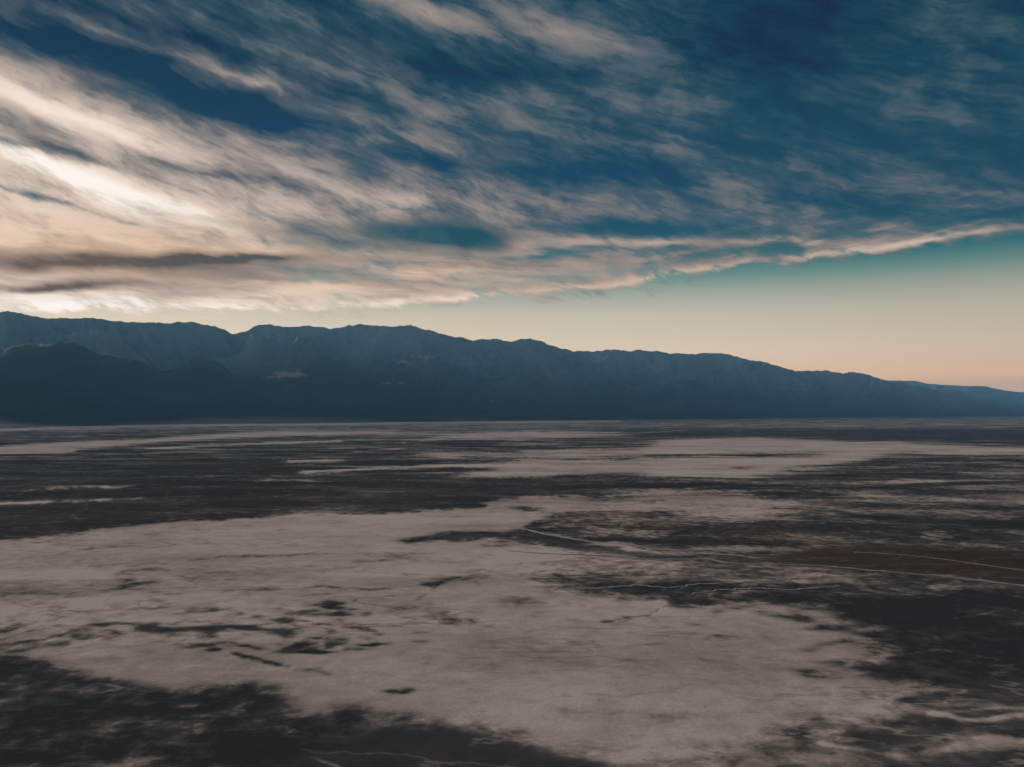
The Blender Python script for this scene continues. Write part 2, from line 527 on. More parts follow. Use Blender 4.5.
def inside(poly, jit=1.0):
    p = np.array(poly, float)
    m = 60
    u0, u1 = p[:, 0].min() - m, p[:, 0].max() + m
    v0, v1 = p[:, 1].min() - 25, p[:, 1].max() + 25
    a0, a1 = int(max(0, u0 - U0)), int(min(GW, u1 - U0))
    b0, b1 = int(max(0, v0 - V0)), int(min(GH, v1 - V0))
    r = np.zeros((GH, GW))
    if a1 <= a0 or b1 <= b0:
        return r, (0, 1, 0, 1)
    # 2 x vertical supersampling keeps the thin far streaks
    acc = 0
    for off in (-0.33, 0.0, 0.33):
        X = GU[b0:b1, a0:a1] + (JU - GU)[b0:b1, a0:a1] * jit
        Y = GV[b0:b1, a0:a1] + off + (JV - GV)[b0:b1, a0:a1] * jit
        c = np.zeros(X.shape, bool)
        n = len(p)
        for i in range(n):
            xa, ya = p[i]; xb, yb = p[(i + 1) % n]
            if ya == yb:
                continue
            cond = ((ya > Y) != (yb > Y)) & (X < (xb - xa) * (Y - ya) / (yb - ya) + xa)
            c ^= cond
        acc = acc + c
    r[b0:b1, a0:a1] = acc / 3.0
    return r, (b0, b1, a0, a1)


def fill(val, pts, su=2.0, sv=0.8, amt=1.0, jit=1.0, into=None):
    global salt
    m, (b0, b1, a0, a1) = inside(pts, jit)
    su *= 1.1; sv *= 1.0
    ex, ey = int(su * 3) + 2, int(sv * 3) + 2
    b0, b1, a0, a1 = max(0, b0 - ey), min(GH, b1 + ey), max(0, a0 - ex), min(GW, a1 + ex)
    m = blur2(m[b0:b1, a0:a1], su, sv) * amt
    tgt = (salt if into is None else into)[b0:b1, a0:a1]
    tgt += (val - tgt) * m


def line(val, pts, wv=1.2, amt=1.0, jit=0.5, gaps=0.0, seed=5):
    """a thin lens following a polyline"""
    p = np.array(pts, float)
    X = GU + (JU - GU) * jit; Y = GV + (JV - GV) * jit
    v = np.interp(X[0] * 0 + GU[0], p[:, 0], p[:, 1])
    vv = np.interp(X, p[:, 0], p[:, 1])
    m = np.exp(-((Y - vv) / wv) ** 2)
    m *= sstep(p[0, 0] - 6, p[0, 0] + 6, X) * (1 - sstep(p[-1, 0] - 6, p[-1, 0] + 6, X))
    if gaps > 0:
        g = fbm(GU / 45.0, GV / 9.0, 4, 0.6, seed)
        m *= sstep(-0.25 + gaps * 0.3, 0.05 + gaps * 0.3, g)
    salt[:] += (val - salt) * np.clip(m * amt, 0, 1)


# far flats
fill(.45, [(-400, 423), (300, 422.5), (600, 419), (1400, 414), (1400, 427), (900, 428.5), (600, 428), (400, 430), (-400, 434)], 8, 1.2, 1, .4)
fill(.10, [(600, 429), (1400, 429), (1400, 441), (900, 440), (820, 438), (650, 436)], 14, 1.5, 1, .5)
line(1.1, [(-300, 436), (0, 430), (100, 426.8), (200, 425.2), (340, 424), (430, 422.6), (620, 421)], 1.1, 1)
fill(.9, [(-200, 449), (0, 446), (60, 441), (130, 440), (200, 435), (260, 431), (340, 430.5), (400, 432), (340, 435), (270, 437), (200, 440), (110, 447), (60, 452), (0, 453), (-200, 456)], 5, .8, 1)
line(1.1, [(-200, 455), (0, 453.2), (60, 452), (78, 450.5)], 1.0)
line(1.1, [(148, 449), (200, 446), (240, 444.5), (300, 442), (345, 441)], .9)
line(.5, [(-100, 439), (60, 436), (180, 433), (290, 429.5)], .9, .8, .5, .5, 9)
line(.6, [(330, 470), (350, 469)], .8)
# mid bright streaks
fill(1.0, [(340, 431), (400, 431.5), (456, 432), (499, 430.6), (572, 431), (640, 434), (572, 438.5), (473, 439.5), (406, 440.5), (456, 436), (380, 435)], 7, 1.2, .8)
fill(1.0, [(396, 455), (430, 451), (489, 452.5), (572, 449), (690, 447), (690, 457), (622, 458), (539, 458.5), (450, 457)], 7, 1.2, .8)
fill(1.0, [(416, 464.5), (499, 463), (519, 460), (690, 459), (690, 474), (606, 474), (540, 477), (506, 478), (456, 475.5), (499, 470)], 7, 1.2, .85)
line(.5, [(350, 452), (420, 447), (520, 445), (640, 443.5)], 1.3, .8, .6, .35, 15)
line(.5, [(340, 445), (372, 443.5), (410, 443)], 1.0, .8, .6, .1, 16)
line(.45, [(640, 432), (700, 430.5), (760, 431)], .9, .7, .6, .2, 17)
fill(1.0, [(640, 445), (684, 438.5), (734, 437.6), (817, 439.5), (863, 442), (917, 443.5), (1024, 447), (1200, 449), (1200, 455), (1024, 454), (970, 455.5), (917, 455.5), (867, 461), (830, 466), (784, 474), (720, 479), (650, 479)], 8, 1.3, .92)
fill(.25, [(640, 454.5), (700, 453.5), (780, 451.5), (840, 453), (800, 456.5), (720, 458.5), (640, 458.5)], 10, .9, .75)
fill(.2, [(722, 468), (740, 466.5), (760, 467.5), (740, 469.5)], 4, .7, .8)
fill(.22, [(780, 470), (800, 467), (850, 465), (830, 469), (800, 472)], 5, 1, .8)
fill(.25, [(860, 458), (900, 452), (960, 450), (930, 455), (900, 458.5)], 8, .9, .6)
line(.6, [(955, 461), (1024, 460.5), (1100, 460)], 1.3, .8, .5, .2, 18)
line(.7, [(890, 481.5), (915, 480.5), (945, 481.5)], 1.2, .9)
fill(.36, [(930, 474), (980, 470), (1100, 470), (1100, 492), (1000, 490), (950, 484)], 14, 3, .7)
fill(.4, [(920, 512), (960, 508), (1010, 512), (1000, 521), (940, 521)], 10, 3, .6)
fill(.72, [(922, 534), (935, 532), (966, 536), (962, 540), (940, 539)], 3, 1, .9)
fill(.6, [(1008, 537), (1024, 534), (1080, 535), (1060, 541), (1015, 541)], 4, 1.2, .9)
fill(.3, [(620, 480), (680, 477), (760, 480), (720, 485), (640, 483)], 10, 1.5, .7)
fill(.45, [(553, 483), (590, 481), (598, 482.5), (570, 485)], 5, 1, .7)
line(.4, [(360, 478.5), (385, 478)], 1.0)
fill(.55, [(640, 477), (684, 475.5), (720, 477), (690, 480), (650, 481)], 6, 1, .6)

# the main salt sheet
SHEET = [(-420, 600), (-200, 570), (0, 541), (20, 539.5), (66, 535.5), (96, 531), (126, 527), (160, 524.5), (199, 522), (246, 519), (292, 517.5),
         (340, 515.8), (400, 513), (443, 511.5), (456, 508.7), (486, 506), (480, 503), (513, 499.7), (536, 496.4), (543, 498),
         (566, 495.7), (592, 494.7), (639, 493), (659, 491), (684, 491.5), (720, 492), (767, 497), (805, 503), (775, 508),
         (750, 510), (770, 515), (734, 517), (690, 516), (640, 512), (560, 512), (540, 520), (520, 531), (560, 545), (640, 562), (690, 585),
         (720, 598), (830, 603), (845, 614), (852, 630), (897, 628), (870, 635), (845, 644), (913, 650), (883, 658), (843, 662), (870, 673),
         (943, 686), (897, 692), (850, 690), (890, 702), (870, 717), (837, 723), (792, 712), (767, 727), (750, 737), (734, 752),
         (684, 745), (640, 754), (606, 756), (579, 750), (553, 743), (526, 740), (513, 728), (483, 720), (450, 713),
         (443, 706), (403, 701), (383, 705), (360, 692), (340, 712), (312, 710), (292, 703), (282, 691), (262, 683), (226, 685),
         (186, 691), (166, 698), (133, 693), (100, 685), (63, 680), (40, 670), (0, 657), (-200, 660), (-420, 700)]
_m, _ = inside(SHEET, 1.2)
_ms = blur2(_m, 15, 5.0)
_mm = blur2(_m, 2.2, 0.9)
_w = np.clip(np.maximum(sstep(560, 650, GV), sstep(480, 640, GU)), 0, 1)
_m = _mm * (1 - _w) + _ms * _w
salt += (.90 - salt) * _m
# greyer towards the foot and the left
fill(.74, [(-420, 640), (0, 560), (200, 570), (300, 600), (250, 680), (0, 660)], 60, 16, .5)
fill(1.0, [(200, 525), (420, 518), (470, 540), (300, 560), (140, 545)], 40, 8, .6)  # far left of the sheet whitened, painting in the low sun's grazing glow
fill(.90, [(380, 620), (600, 600), (800, 610), (820, 680), (700, 720), (500, 700)], 50, 16, .5)
# mud that cuts into the sheet
fill(.30, [(546, 520), (560, 512.5), (640, 511.5), (740, 517.5), (720, 528), (660, 536), (580, 530), (540, 530)], 6, 1.8, .9)
fill(.16, [(400, 542), (445, 536), (520, 532), (560, 537), (640, 547), (640, 553), (560, 548), (500, 541), (440, 543)], 6, 1.2, 1)
fill(.17, [(466, 556), (520, 553), (570, 547), (680, 548), (760, 557), (760, 600), (690, 602), (640, 600), (600, 592), (560, 590), (520, 575), (560, 566), (520, 560)], 16, 4.5, .8)
fill(.12, [(560, 582), (600, 578), (680, 584), (700, 592), (660, 597), (600, 590)], 14, 3, .7)
fill(.14, [(560, 543), (630, 547), (690, 551), (690, 557), (640, 556), (580, 550)], 6, 1.4, .85)
fill(.66, [(584, 531), (600, 527), (640, 528), (662, 535), (650, 539), (600, 537.5)], 4, 1.2, .9)
fill(.66, [(632, 568), (640, 565), (672, 566), (686, 571), (680, 575), (649, 575)], 4, 1.4, .9)
fill(.66, [(520, 553), (573, 554), (588, 558), (553, 560), (530, 557)], 5, 1.2, .85)
fill(.5, [(606, 556), (650, 560), (700, 562), (690, 566), (630, 562)], 6, 1.2, .6)
fill(.6, [(585, 560), (620, 561), (612, 567), (590, 566)], 5, 1.3, .5)
fill(.55, [(686, 594), (720, 588), (760, 590), (750, 596), (700, 599)], 5, 1.3, .8)
fill(.45, [(720, 582), (790, 580), (830, 584), (800, 590), (740, 590)], 8, 2, .6)
fill(.38, [(810, 592), (900, 582), (960, 590), (1024, 592), (1024, 603), (940, 600), (860, 600)], 14, 2, .6)
line(.8, [(513, 528), (526, 529.5), (543, 533.5), (573, 539), (606, 543.5), (626, 544), (639, 549), (659, 552), (684, 553), (726, 554.5)], 1.1, .7, .35)
fill(.85, [(596, 543), (606, 541.5), (626, 543), (645, 549), (630, 547.5), (612, 545)], 2, .8, .9)
line(.6, [(612, 575.5), (617, 569), (622, 566), (640, 566)], 1.0, .7)
fill(.2, [(520, 497), (600, 497)], 1)
fill(.25, [(510, 508), (530, 506), (550, 509), (530, 512)], 4, 1, .8)
fill(.2, [(538, 511), (548, 509.5), (556, 511.5), (546, 513)], 3, .8, .8)
fill(.18, [(584, 512), (600, 509.5), (640, 511), (620, 513.5)], 5, .9, .9)
fill(.2, [(560, 497), (572, 496.5), (574, 498), (562, 498.5)], 3, .6, .8)
fill(.25, [(640, 502), (668, 501), (672, 503), (650, 504)], 3, .8, .8)
fill(.15, [(765, 498), (782, 496), (800, 498.5), (780, 500)], 3, .8, .9)
line(.12, [(600, 620), (626, 616.5), (649, 614.5), (664, 607), (700, 599)], 1.5, .8, .5)
fill(.5, [(500, 600), (530, 597), (556, 601), (530, 606)], 8, 1.5, .6)
fill(.4, [(425, 590), (450, 580), (480, 574), (500, 572), (470, 582), (440, 592)], 4, 1.2, .5)
line(.45, [(420, 600), (440, 591), (456, 580), (470, 576)], 1.1, .7, .7)
line(.5, [(340, 573), (420, 576), (500, 571), (560, 578)], 1.0, .6, .8, .3, 21)
line(.55, [(190, 560), (260, 556), (340, 555), (430, 553)], .9, .7, .6, .1, 22)
line(.5, [(180, 590), (260, 591), (330, 588), (400, 592)], .9, .7, .6, .1, 23)
line(.9, [(60, 587), (200, 590), (260, 589)], .9, .5, .6, .2, 24)
line(.5, [(380, 560), (440, 562), (520, 566), (590, 575)], 1.4, .6, .9, .2, 25)
line(.5, [(480, 545), (520, 544), (560, 549)], 1.3, .7, .9, .1, 26)
# small islands of mud left on the sheet
for pts, a in [
    ([(160, 540), (172, 539), (171, 541), (162, 542)], .8), ([(76, 553), (86, 552), (84, 554), (78, 554.5)], .9),
    ([(110, 575.5), (140, 572), (166, 572.5), (138, 575.5), (120, 577)], .8), ([(100, 583), (120, 580), (160, 580), (130, 583)], .3),
    ([(132, 600), (146, 599), (173, 604), (160, 605.5)], .9), ([(58, 603.5), (76, 601.5), (74, 604), (62, 605)], .8),
    ([(169, 620.5), (186, 616), (229, 614.5), (233, 617.5), (206, 620), (186, 623.5)], .95),
    ([(282, 613.5), (296, 611), (335, 611.5), (360, 614.5), (364, 619.5), (345, 622), (332, 619), (299, 617.5)], .95),
    ([(249, 624), (279, 620), (316, 621.5), (334, 625), (337, 630), (309, 628), (266, 628.5)], .95),
    ([(80, 632), (123, 627), (153, 623.5), (186, 626), (162, 630), (199, 633.5), (266, 633), (306, 631.5), (299, 636), (252, 639), (213, 642.5), (173, 640), (140, 638.5), (126, 635), (90, 636.5)], .95),
    ([(-60, 624), (0, 620), (30, 617.5), (20, 621.5), (-60, 628)], .95), ([(-60, 636), (0, 628.5), (33, 620.5), (58, 617.5), (50, 624), (20, 628), (0, 635), (-60, 642)], .95),
    ([(22, 640), (64, 636.5), (58, 642.5), (30, 643)], .9), ([(-80, 648), (0, 645), (43, 648), (86, 655), (40, 656), (-80, 660)], .7),
    ([(256, 650), (282, 643.5), (327, 643), (320, 650), (300, 646), (272, 652)], .6), ([(236, 617), (256, 613), (260, 616), (244, 618.5)], .5),
    ([(310, 637), (332, 635), (330, 638), (314, 639)], .7),
    ([(396, 614), (410, 611.5), (412, 613.5), (400, 615)], .8), ([(424, 617.5), (440, 614), (460, 615.5), (488, 617.5), (472, 621.5), (450, 619.5), (436, 619)], 1),
    ([(411, 627.5), (422, 625.5), (431, 628), (420, 630)], 1), ([(383, 677), (396, 674), (406, 672.5), (418, 676), (410, 678), (396, 680)], .85),
    ([(350, 629), (366, 628.5), (362, 631.5), (352, 631.5)], .7),
    ([(430, 610), (440, 608.5), (442, 611)], .7), ([(684, 599), (720, 598), (732, 601), (706, 604), (684, 603)], .9),
    ([(728, 609), (746, 605.5), (764, 609), (750, 612.5), (736, 611.5)], .75), ([(766, 610), (800, 610.5), (818, 613), (800, 614.5), (776, 613)], .7),
    ([(690, 621), (712, 620.5), (706, 622.5)], .5), ([(800, 675), (816, 676), (812, 678.5)], .6), ([(556, 700), (575, 694), (572, 702), (560, 705)], .3),
    ([(590, 702), (640, 706), (680, 715), (640, 712)], .3), ([(500, 610), (540, 612), (520, 615)], .3),
]:
    fill(.10, pts, 4.0, 1.1, a * .92, 2.0)
for q in range(80):
    uu = 20 + rng.random() * 360; vq = 606 + rng.random() * 44
    ll = 3 + rng.random() * 13; hq = .6 + rng.random() * 1.1; sl = rng.normal(-.04, .05)
    fill(.08, [(uu - ll * 1.5, vq - ll * sl), (uu - ll * .3, vq - hq), (uu + ll * 1.5, vq + ll * sl), (uu + ll * .2, vq + hq)], 2.5, .6, .8, 1.6)
for q in range(60):
    uu = -20 + rng.random() * 780; vq = 545 + rng.random() * 120
    ll = 6 + rng.random() * 22; hq = .5 + rng.random() * .9; sl = rng.normal(0, .04)
    fill(.35, [(uu - ll, vq - ll * sl), (uu - ll * .3, vq - hq), (uu + ll, vq + ll * sl), (uu + ll * .2, vq + hq)], 3, .6, .6, 1.4)
line(.38, [(232, 655), (255, 660), (282, 666), (325, 672)], 2.2, .8, .7)
# the dark foot of the picture: mud with greyish wash
fill(.50, [(30, 694), (60, 690), (110, 692), (150, 705), (140, 712), (90, 708), (50, 702)], 5, 1.8, .9, 1.4)
fill(.42, [(-60, 690), (10, 684), (40, 690), (30, 696), (-60, 700)], 6, 1.8, .8, 1.3)
line(.65, [(98, 686), (118, 690), (140, 694), (166, 694.5)], 1.5, .85)
line(.4, [(-60, 708), (30, 704), (60, 701)], 1.5, .8)
line(.5, [(-20, 656), (40, 668), (60, 676)], 1.4, .6, 1)
fill(.60, [(-420, 742), (0, 720), (60, 730), (160, 725), (260, 740), (280, 760), (240, 830), (-420, 900)], 20, 6, .8, 1.5)
fill(.42, [(110, 735), (140, 728), (200, 724), (190, 734), (150, 737)], 8, 2, .7, 1.4)
line(.5, [(230, 731), (300, 728), (345, 732), (380, 730)], 1.6, .7, 1, .3, 30)
fill(.42, [(340, 725), (358, 722), (364, 730), (350, 733)], 3, 1.5, .7, 1.4)
for q in range(46):                      # wet streaks and pale films on the right-hand mud
    uu = 800 + rng.random() * 320; vq = 585 + rng.random() * 150
    ll = 14 + rng.random() * 40; hq = 1.2 + rng.random() * 2.2; sl = rng.normal(0, .05)
    fill(.42 if q % 3 else .08, [(uu - ll, vq - ll * sl), (uu, vq - hq), (uu + ll, vq + ll * sl), (uu + ll * .2, vq + hq)], 6, 1.0, .6, 1.3)
for q in range(40):
    uu = -60 + rng.random() * 420; vq = 700 + rng.random() * 75
    ll = 14 + rng.random() * 36; hq = 1.2 + rng.random() * 2.6; sl = rng.normal(.05, .06)
    fill(.46 if q % 3 else .08, [(uu - ll, vq - ll * sl), (uu, vq - hq), (uu + ll, vq + ll * sl), (uu + ll * .2, vq + hq)], 6, 1.2, .6, 1.3)
fill(.5, [(494, 727), (502, 726), (522, 735), (516, 738)], 3, 1.5, .8, 1.2)
fill(.55, [(548, 745), (560, 744), (570, 755), (560, 757), (552, 752)], 3, 1.5, .8, 1.2)
fill(.06, [(240, 757), (330, 742), (385, 718), (450, 722), (500, 735), (560, 752), (620, 765), (640, 840), (300, 850)], 18, 5, .9, 1.2)
line(.35, [(280, 760), (320, 758), (345, 768)], 2.2, .7)
fill(.3, [(380, 707), (420, 712), (470, 718), (440, 724), (390, 720)], 8, 3, .6, 1.4)
fill(.4, [(620, 757), (684, 750), (720, 760), (760, 775), (680, 780)], 16, 5, .7, 1.3)
# right side washes
fill(.40, [(940, 668), (980, 660), (1020, 655), (1080, 656), (1060, 668), (990, 672)], 8, 2, .7, 1.4)
line(.55, [(930, 637), (960, 638), (992, 640.5), (1040, 640)], 1.2, .8)
line(.45, [(900, 620), (960, 622), (1040, 618)], 1.3, .6, 1, .3, 33)
line(.85, [(930, 715), (950, 716.5), (963, 722), (990, 721.5), (1016, 717), (1060, 718)], 2.1, 1, .4)
line(.55, [(958, 712), (975, 711), (1000, 709), (1030, 712)], 1.5, .8, .5)
fill(.78, [(914, 753.5), (946, 746.5), (973, 740), (996, 738.5), (1024, 741), (1100, 744), (1100, 755), (1024, 750.5), (966, 752)], 5, 1.5, .95, .5)
line(.55, [(812, 743.5), (840, 747.5), (870, 752), (905, 754.5)], 2.0, .9, .5)
fill(.36, [(790, 716), (830, 718), (860, 728), (880, 734), (830, 736), (790, 728)], 12, 3, .6, 1.2)
fill(.13, [(900, 662), (960, 680), (1100, 670), (1100, 708), (990, 706), (940, 704), (960, 690)], 16, 5, .7)
fill(.12, [(830, 732), (930, 728), (1100, 726), (1100, 738), (960, 738), (900, 746), (850, 742)], 12, 3, .7)
fill(.13, [(860, 757), (960, 754), (1100, 760), (1100, 850), (800, 850), (760, 770)], 12, 4, .8)
# brown fine mud of the wash on the right
fill(1, [(740, 560), (823, 548), (900, 545), (1024, 552), (1200, 560), (1200, 612), (1024, 586), (950, 576), (840, 567)], 8, 2.5, 1, .6, warm)
fill(.07, [(700, 561), (752, 559), (823, 548), (900, 546), (1024, 553), (1200, 562), (1200, 612), (1024, 585), (950, 575.5), (840, 566.5), (760, 563)], 6, 1.2, 1, .35)
fill(.09, [(620, 552), (680, 556), (740, 560), (700, 561), (640, 558)], 6, 1.2, .7, .5)
fill(.7, [(560, 513), (640, 512), (780, 520), (900, 540), (820, 550), (700, 540), (600, 530)], 30, 5, 1, 1, warm)
fill(.6, [(560, 417), (1400, 412), (1400, 428), (900, 428), (600, 428)], 20, 2, 1, .5, warm)
fill(.5, [(0, 480), (420, 485), (480, 500), (340, 512), (100, 525), (0, 535)], 40, 8, 1, .5, warm)
line(.30, [(873, 552.5), (910, 555.5), (950, 560), (973, 563.5), (1024, 570.5), (1100, 580)], .9, .9, .2)
salt = np.clip(salt, 0, 1)


# the dark flat between the far streaks and the sheet
fill(.07, [(-420, 462), (0, 460), (260, 455), (300, 468), (420, 476), (460, 478), (620, 480), (600, 492), (540, 495), (480, 502), (450, 508), (340, 514), (200, 520), (100, 529), (0, 539), (-200, 566), (-420, 590)], 8, 2, .6, .6)
line(1.1, [(285, 461.5), (312, 460.8), (345, 460.5)], 1.0)
line(.85, [(0, 497), (36, 490.5), (90, 488), (116, 487), (173, 484), (199, 483), (252, 481.5), (299, 480), (345, 480)], 1.2, .9, .6, .2, 11)
line(.8, [(-40, 503), (0, 502.5), (43, 502), (80, 499.5), (110, 498), (143, 496.5), (180, 494), (215, 493)], 1.2, .9, .6, .15, 12)
fill(.5, [(28, 499), (40, 496), (54, 498), (50, 501), (33, 502)], 3, 1, .8)
line(.35, [(240, 478), (280, 476), (320, 474.5)], 1.0, .8, .6, .4, 14)
line(1.1, [(300, 472), (340, 470.3), (380, 468.4), (416, 466.8), (490, 465)], 1.2, .95, .4)
salt = np.maximum(salt, 0)


def samp(a, u, v):
    x = np.clip(u - U0 - 0.5, 0, GW - 1.001); y = np.clip(v - V0 - 0.5, 0, GH - 1.001)
    i = x.astype(int); j = y.astype(int); fx = x - i; fy = y - j
    return (a[j, i] * (1 - fx) * (1 - fy) + a[j, i + 1] * fx * (1 - fy) + a[j + 1, i] * (1 - fx) * fy + a[j + 1, i + 1] * fx * fy)


def ground_material():
    m, t, out = material('salt_pan')
    tc = t.new('ShaderNodeTexCoord')
    P = tc.outputs['Object']
    s = t.attr('salt'); wm = t.attr('warm')
    n1 = t.noise(P, 1 / 90.0, 9, 0.66, 0.6)
    n2 = t.noise(t.mapping(P, loc=(311, 77, 0)), 1 / 14.0, 7, 0.62, 0.3)
    n3 = t.noise(t.mapping(P, loc=(31, 770, 0), rot=0.35, scale=(0.35, 1.0, 1)), 1 / 160.0, 8, 0.62, 0.6)
    n4 = t.noise(t.mapping(P, loc=(1, 70, 0)), 1 / 700.0, 6, 0.55, 0.4)
    c1 = t.math('SUBTRACT', n1, 0.5); c2 = t.math('SUBTRACT', n2, 0.5); c3 = t.math('SUBTRACT', n3, 0.5)
    c4 = t.math('SUBTRACT', n4, 0.5)
    # ragged where crust breaks up, quiet on clean salt and on clean mud
    edge = t.math('POWER', t.math('MULTIPLY', t.math('MULTIPLY', s, t.math('SUBTRACT', 1.0, s)), 4.0), 2.5)
    k = t.math('MULTIPLY_ADD', edge, 1.3, t.math('MULTIPLY', t.mapr(s, 0.05, 0.22, 0.16, 0.85), t.mapr(s, 0.95, 0.45, 0.48, 1.0)))
    wob = t.math('MULTIPLY_ADD', c3, 1.9, t.math('MULTIPLY_ADD', c2, 0.95, t.math('MULTIPLY', c1, 1.0)))
    v = t.math('MULTIPLY_ADD', wob, k, s)
    v = t.math('MULTIPLY_ADD', c4, 0.25, v)
    # thin salt veins in the mud, thin wet rills in the salt
    def veins(loc, scale, wid, stretch):
        q = t.noise(t.mapping(P, loc=loc, scale=(stretch, 1, 1)), scale, 5, 0.6, 0.0)
        r = t.math('ABSOLUTE', t.math('SUBTRACT', q, 0.5))
        return t.mapr(r, wid, 0.0)
    mask = t.mapr(n4, 0.30, 0.50)
    ve = t.math('MULTIPLY', veins((50, 900, 0), 1 / 75.0, 0.018, 0.5), mask)
    v = t.math('MULTIPLY_ADD', t.math('MULTIPLY', ve, t.mapr(s, 0.55, 0.2)), 0.27, v)
    vd = t.math('MULTIPLY', veins((500, 90, 0), 1 / 130.0, 0.014, 0.45), t.mapr(n4, 0.56, 0.44))
    v = t.math('MULTIPLY_ADD', t.math('MULTIPLY', vd, t.mapr(s, 0.45, 0.7)), -0.30, v)
    col = t.ramp(v, [(0.0, (0.055, 0.052, 0.053)), (0.18, (0.086, 0.080, 0.077)), (0.34, (0.135, 0.120, 0.112)),
                     (0.5, (0.285, 0.235, 0.205)), (0.68, (0.45, 0.358, 0.300)), (0.85, (0.62, 0.488, 0.418)), (1.0, (0.75, 0.63, 0.555))])
    brown = t.mix(t.math('MULTIPLY', wm, t.mapr(v, 0.6, 0.2)), col, (1.22, 1.0, 0.84), 'MULTIPLY')
    # crust grain
    g = t.noise(P, 1 / 2.2, 5, 0.65)
    gg = t.mapr(g, 0.3, 0.7, 0.86, 1.12, smooth=False)
    nd = t.new('ShaderNodeVectorMath', operation='SCALE')
    t.put(nd.inputs[0], brown); t.put(nd.inputs['Scale'], gg)
    bs = t.new('ShaderNodeBsdfPrincipled')
    t.put(bs.inputs['Base Color'], nd.outputs[0])
    t.put(bs.inputs['Roughness'], t.mapr(v, 0.0, 0.5, 0.72, 0.95))
    bs.inputs['Specular IOR Level'].default_value = 0.0
    bmp = t.new('ShaderNodeBump')
    bmp.inputs['Strength'].default_value = 0.35
    bmp.inputs['Distance'].default_value = 0.8
    t.put(bmp.inputs['Height'], t.math('ADD', t.math('MULTIPLY', n1, 3.0), n2))
    t.l.new(bmp.outputs[0], bs.inputs['Normal'])
    t.l.new(bs.outputs[0], out.inputs[0])
    return m


def build_ground():
    vs = np.concatenate([[411.0 + CAM_H * F / 62000.0, 413.6, 414.2, 414.8], np.arange(415.3, 470, 0.5), np.arange(470, 800, 1.0),
                         800 + 2.0 * np.arange(0, 60) ** 1.35])
    r = CAM_H * F / (vs - HOR)
    azin = np.radians(np.arange(-41, 41.001, 0.085))
    azout = np.radians(np.arange(43, 317.1, 3.0))
    az = np.concatenate([azin, azout])
    R, A = np.meshgrid(r, az, indexing='ij')
    X, Y = R * np.sin(A), R * np.cos(A)
    Z = np.zeros_like(X)
    u, v = to_pix(X, Y, Z)
    front = Y > 1.0
    s = samp(salt, np.where(front, u, 0), np.where(front, v, 800))
    wv = samp(warm, np.where(front, u, 0), np.where(front, v, 800))
    gen = 0.32 + 0.9 * fbm(X / 900, Y / 900, 5, 0.55, 61)
    inb = sstep(-420, -300, u) * (1 - sstep(1324, 1444, u)) * (1 - sstep(820, 900, v)) * front
    s = np.where(front, s * inb + gen * (1 - inb), gen)
    s = np.clip(s, 0, 1); wv = wv * inb
    # faint relief: crust stands a little over the mud
    Z = Z + 0.25 * s * np.clip(R / 800, 0, 1)
    # innermost ring closes on the point under the camera
    o = grid_mesh('ground', np.vstack([X, np.zeros((1, len(az)))]), np.vstack([Y, np.zeros((1, len(az)))]),
                  np.vstack([Z, np.zeros((1, len(az)))]), ground_material(),
                  {'salt': np.vstack([s, s[-1:]]), 'warm': np.vstack([wv, wv[-1:]])}, wrap=True)
    return o


build_ground()


# ------------------------------------------------------------------ the track across the wash
def ground_at(u, v):
    x, y, z = pix_dir(u, v)
    k = -CAM_H / z
    return x * k, y * k


def ribbon(name, pts, width, height, mat):
    p = np.array(pts, float)
    tt = np.linspace(0, 1, 260)
    d = np.r_[0, np.cumsum(np.hypot(*np.diff(p, axis=0).T))]; d /= d[-1]
    u = smooth1(np.interp(tt, d, p[:, 0]), 4); v = smooth1(np.interp(tt, d, p[:, 1]), 4)
    x, y = ground_at(u, v)
    x = x + fbm(tt * 30, tt * 0, 3, .5, 41) * 3; y = y + fbm(tt * 30, tt * 0 + 5, 3, .5, 42) * 5
    tx, ty = np.gradient(x), np.gradient(y)
    n = np.hypot(tx, ty); nx, ny = -ty / n, tx / n
    wd = width * (1 + 0.45 * fbm(tt * 40, tt * 0 + 9, 3, .6, 43))
    prof = [(-1.0, -0.05), (-0.7, height), (0.0, height * 1.1), (0.7, height), (1.0, -0.05)]
    X = np.stack([x + nx * wd * .5 * a for a, _ in prof], 1)
    Y = np.stack([y + ny * wd * .5 * a for a, _ in prof], 1)
    Z = np.stack([np.full_like(x, 0.0) + b for _, b in prof], 1)
    return grid_mesh(name, X, Y, Z, mat)


def track_material():
    m, t, out = material('pale_silt')
    P = t.new('ShaderNodeTexCoord').outputs['Object']
    n = t.noise(P, 1 / 25.0, 6, 0.6)
    col = t.ramp(n, [(0.25, (0.20, 0.165, 0.148)), (0.5, (0.33, 0.27, 0.24)), (0.75, (0.52, 0.43, 0.39))])
    bs = t.new('ShaderNodeBsdfPrincipled')
    t.put(bs.inputs['Base Color'], col)
    bs.inputs['Roughness'].default_value = 0.95
    t.l.new(bs.outputs[0], out.inputs[0])
    return m


silt = track_material()
ribbon('path', [(505, 550.5), (539, 553.5), (579, 555), (612, 556), (632, 558), (656, 560), (680, 559.3), (711, 559.5), (727, 563), (767, 564),
                (800, 565), (840, 567), (870, 570.5), (900, 573), (936, 575.5), (973, 579.5), (1003, 583.5), (1030, 586.5), (1150, 604)],
       4.2, 0.45, silt)
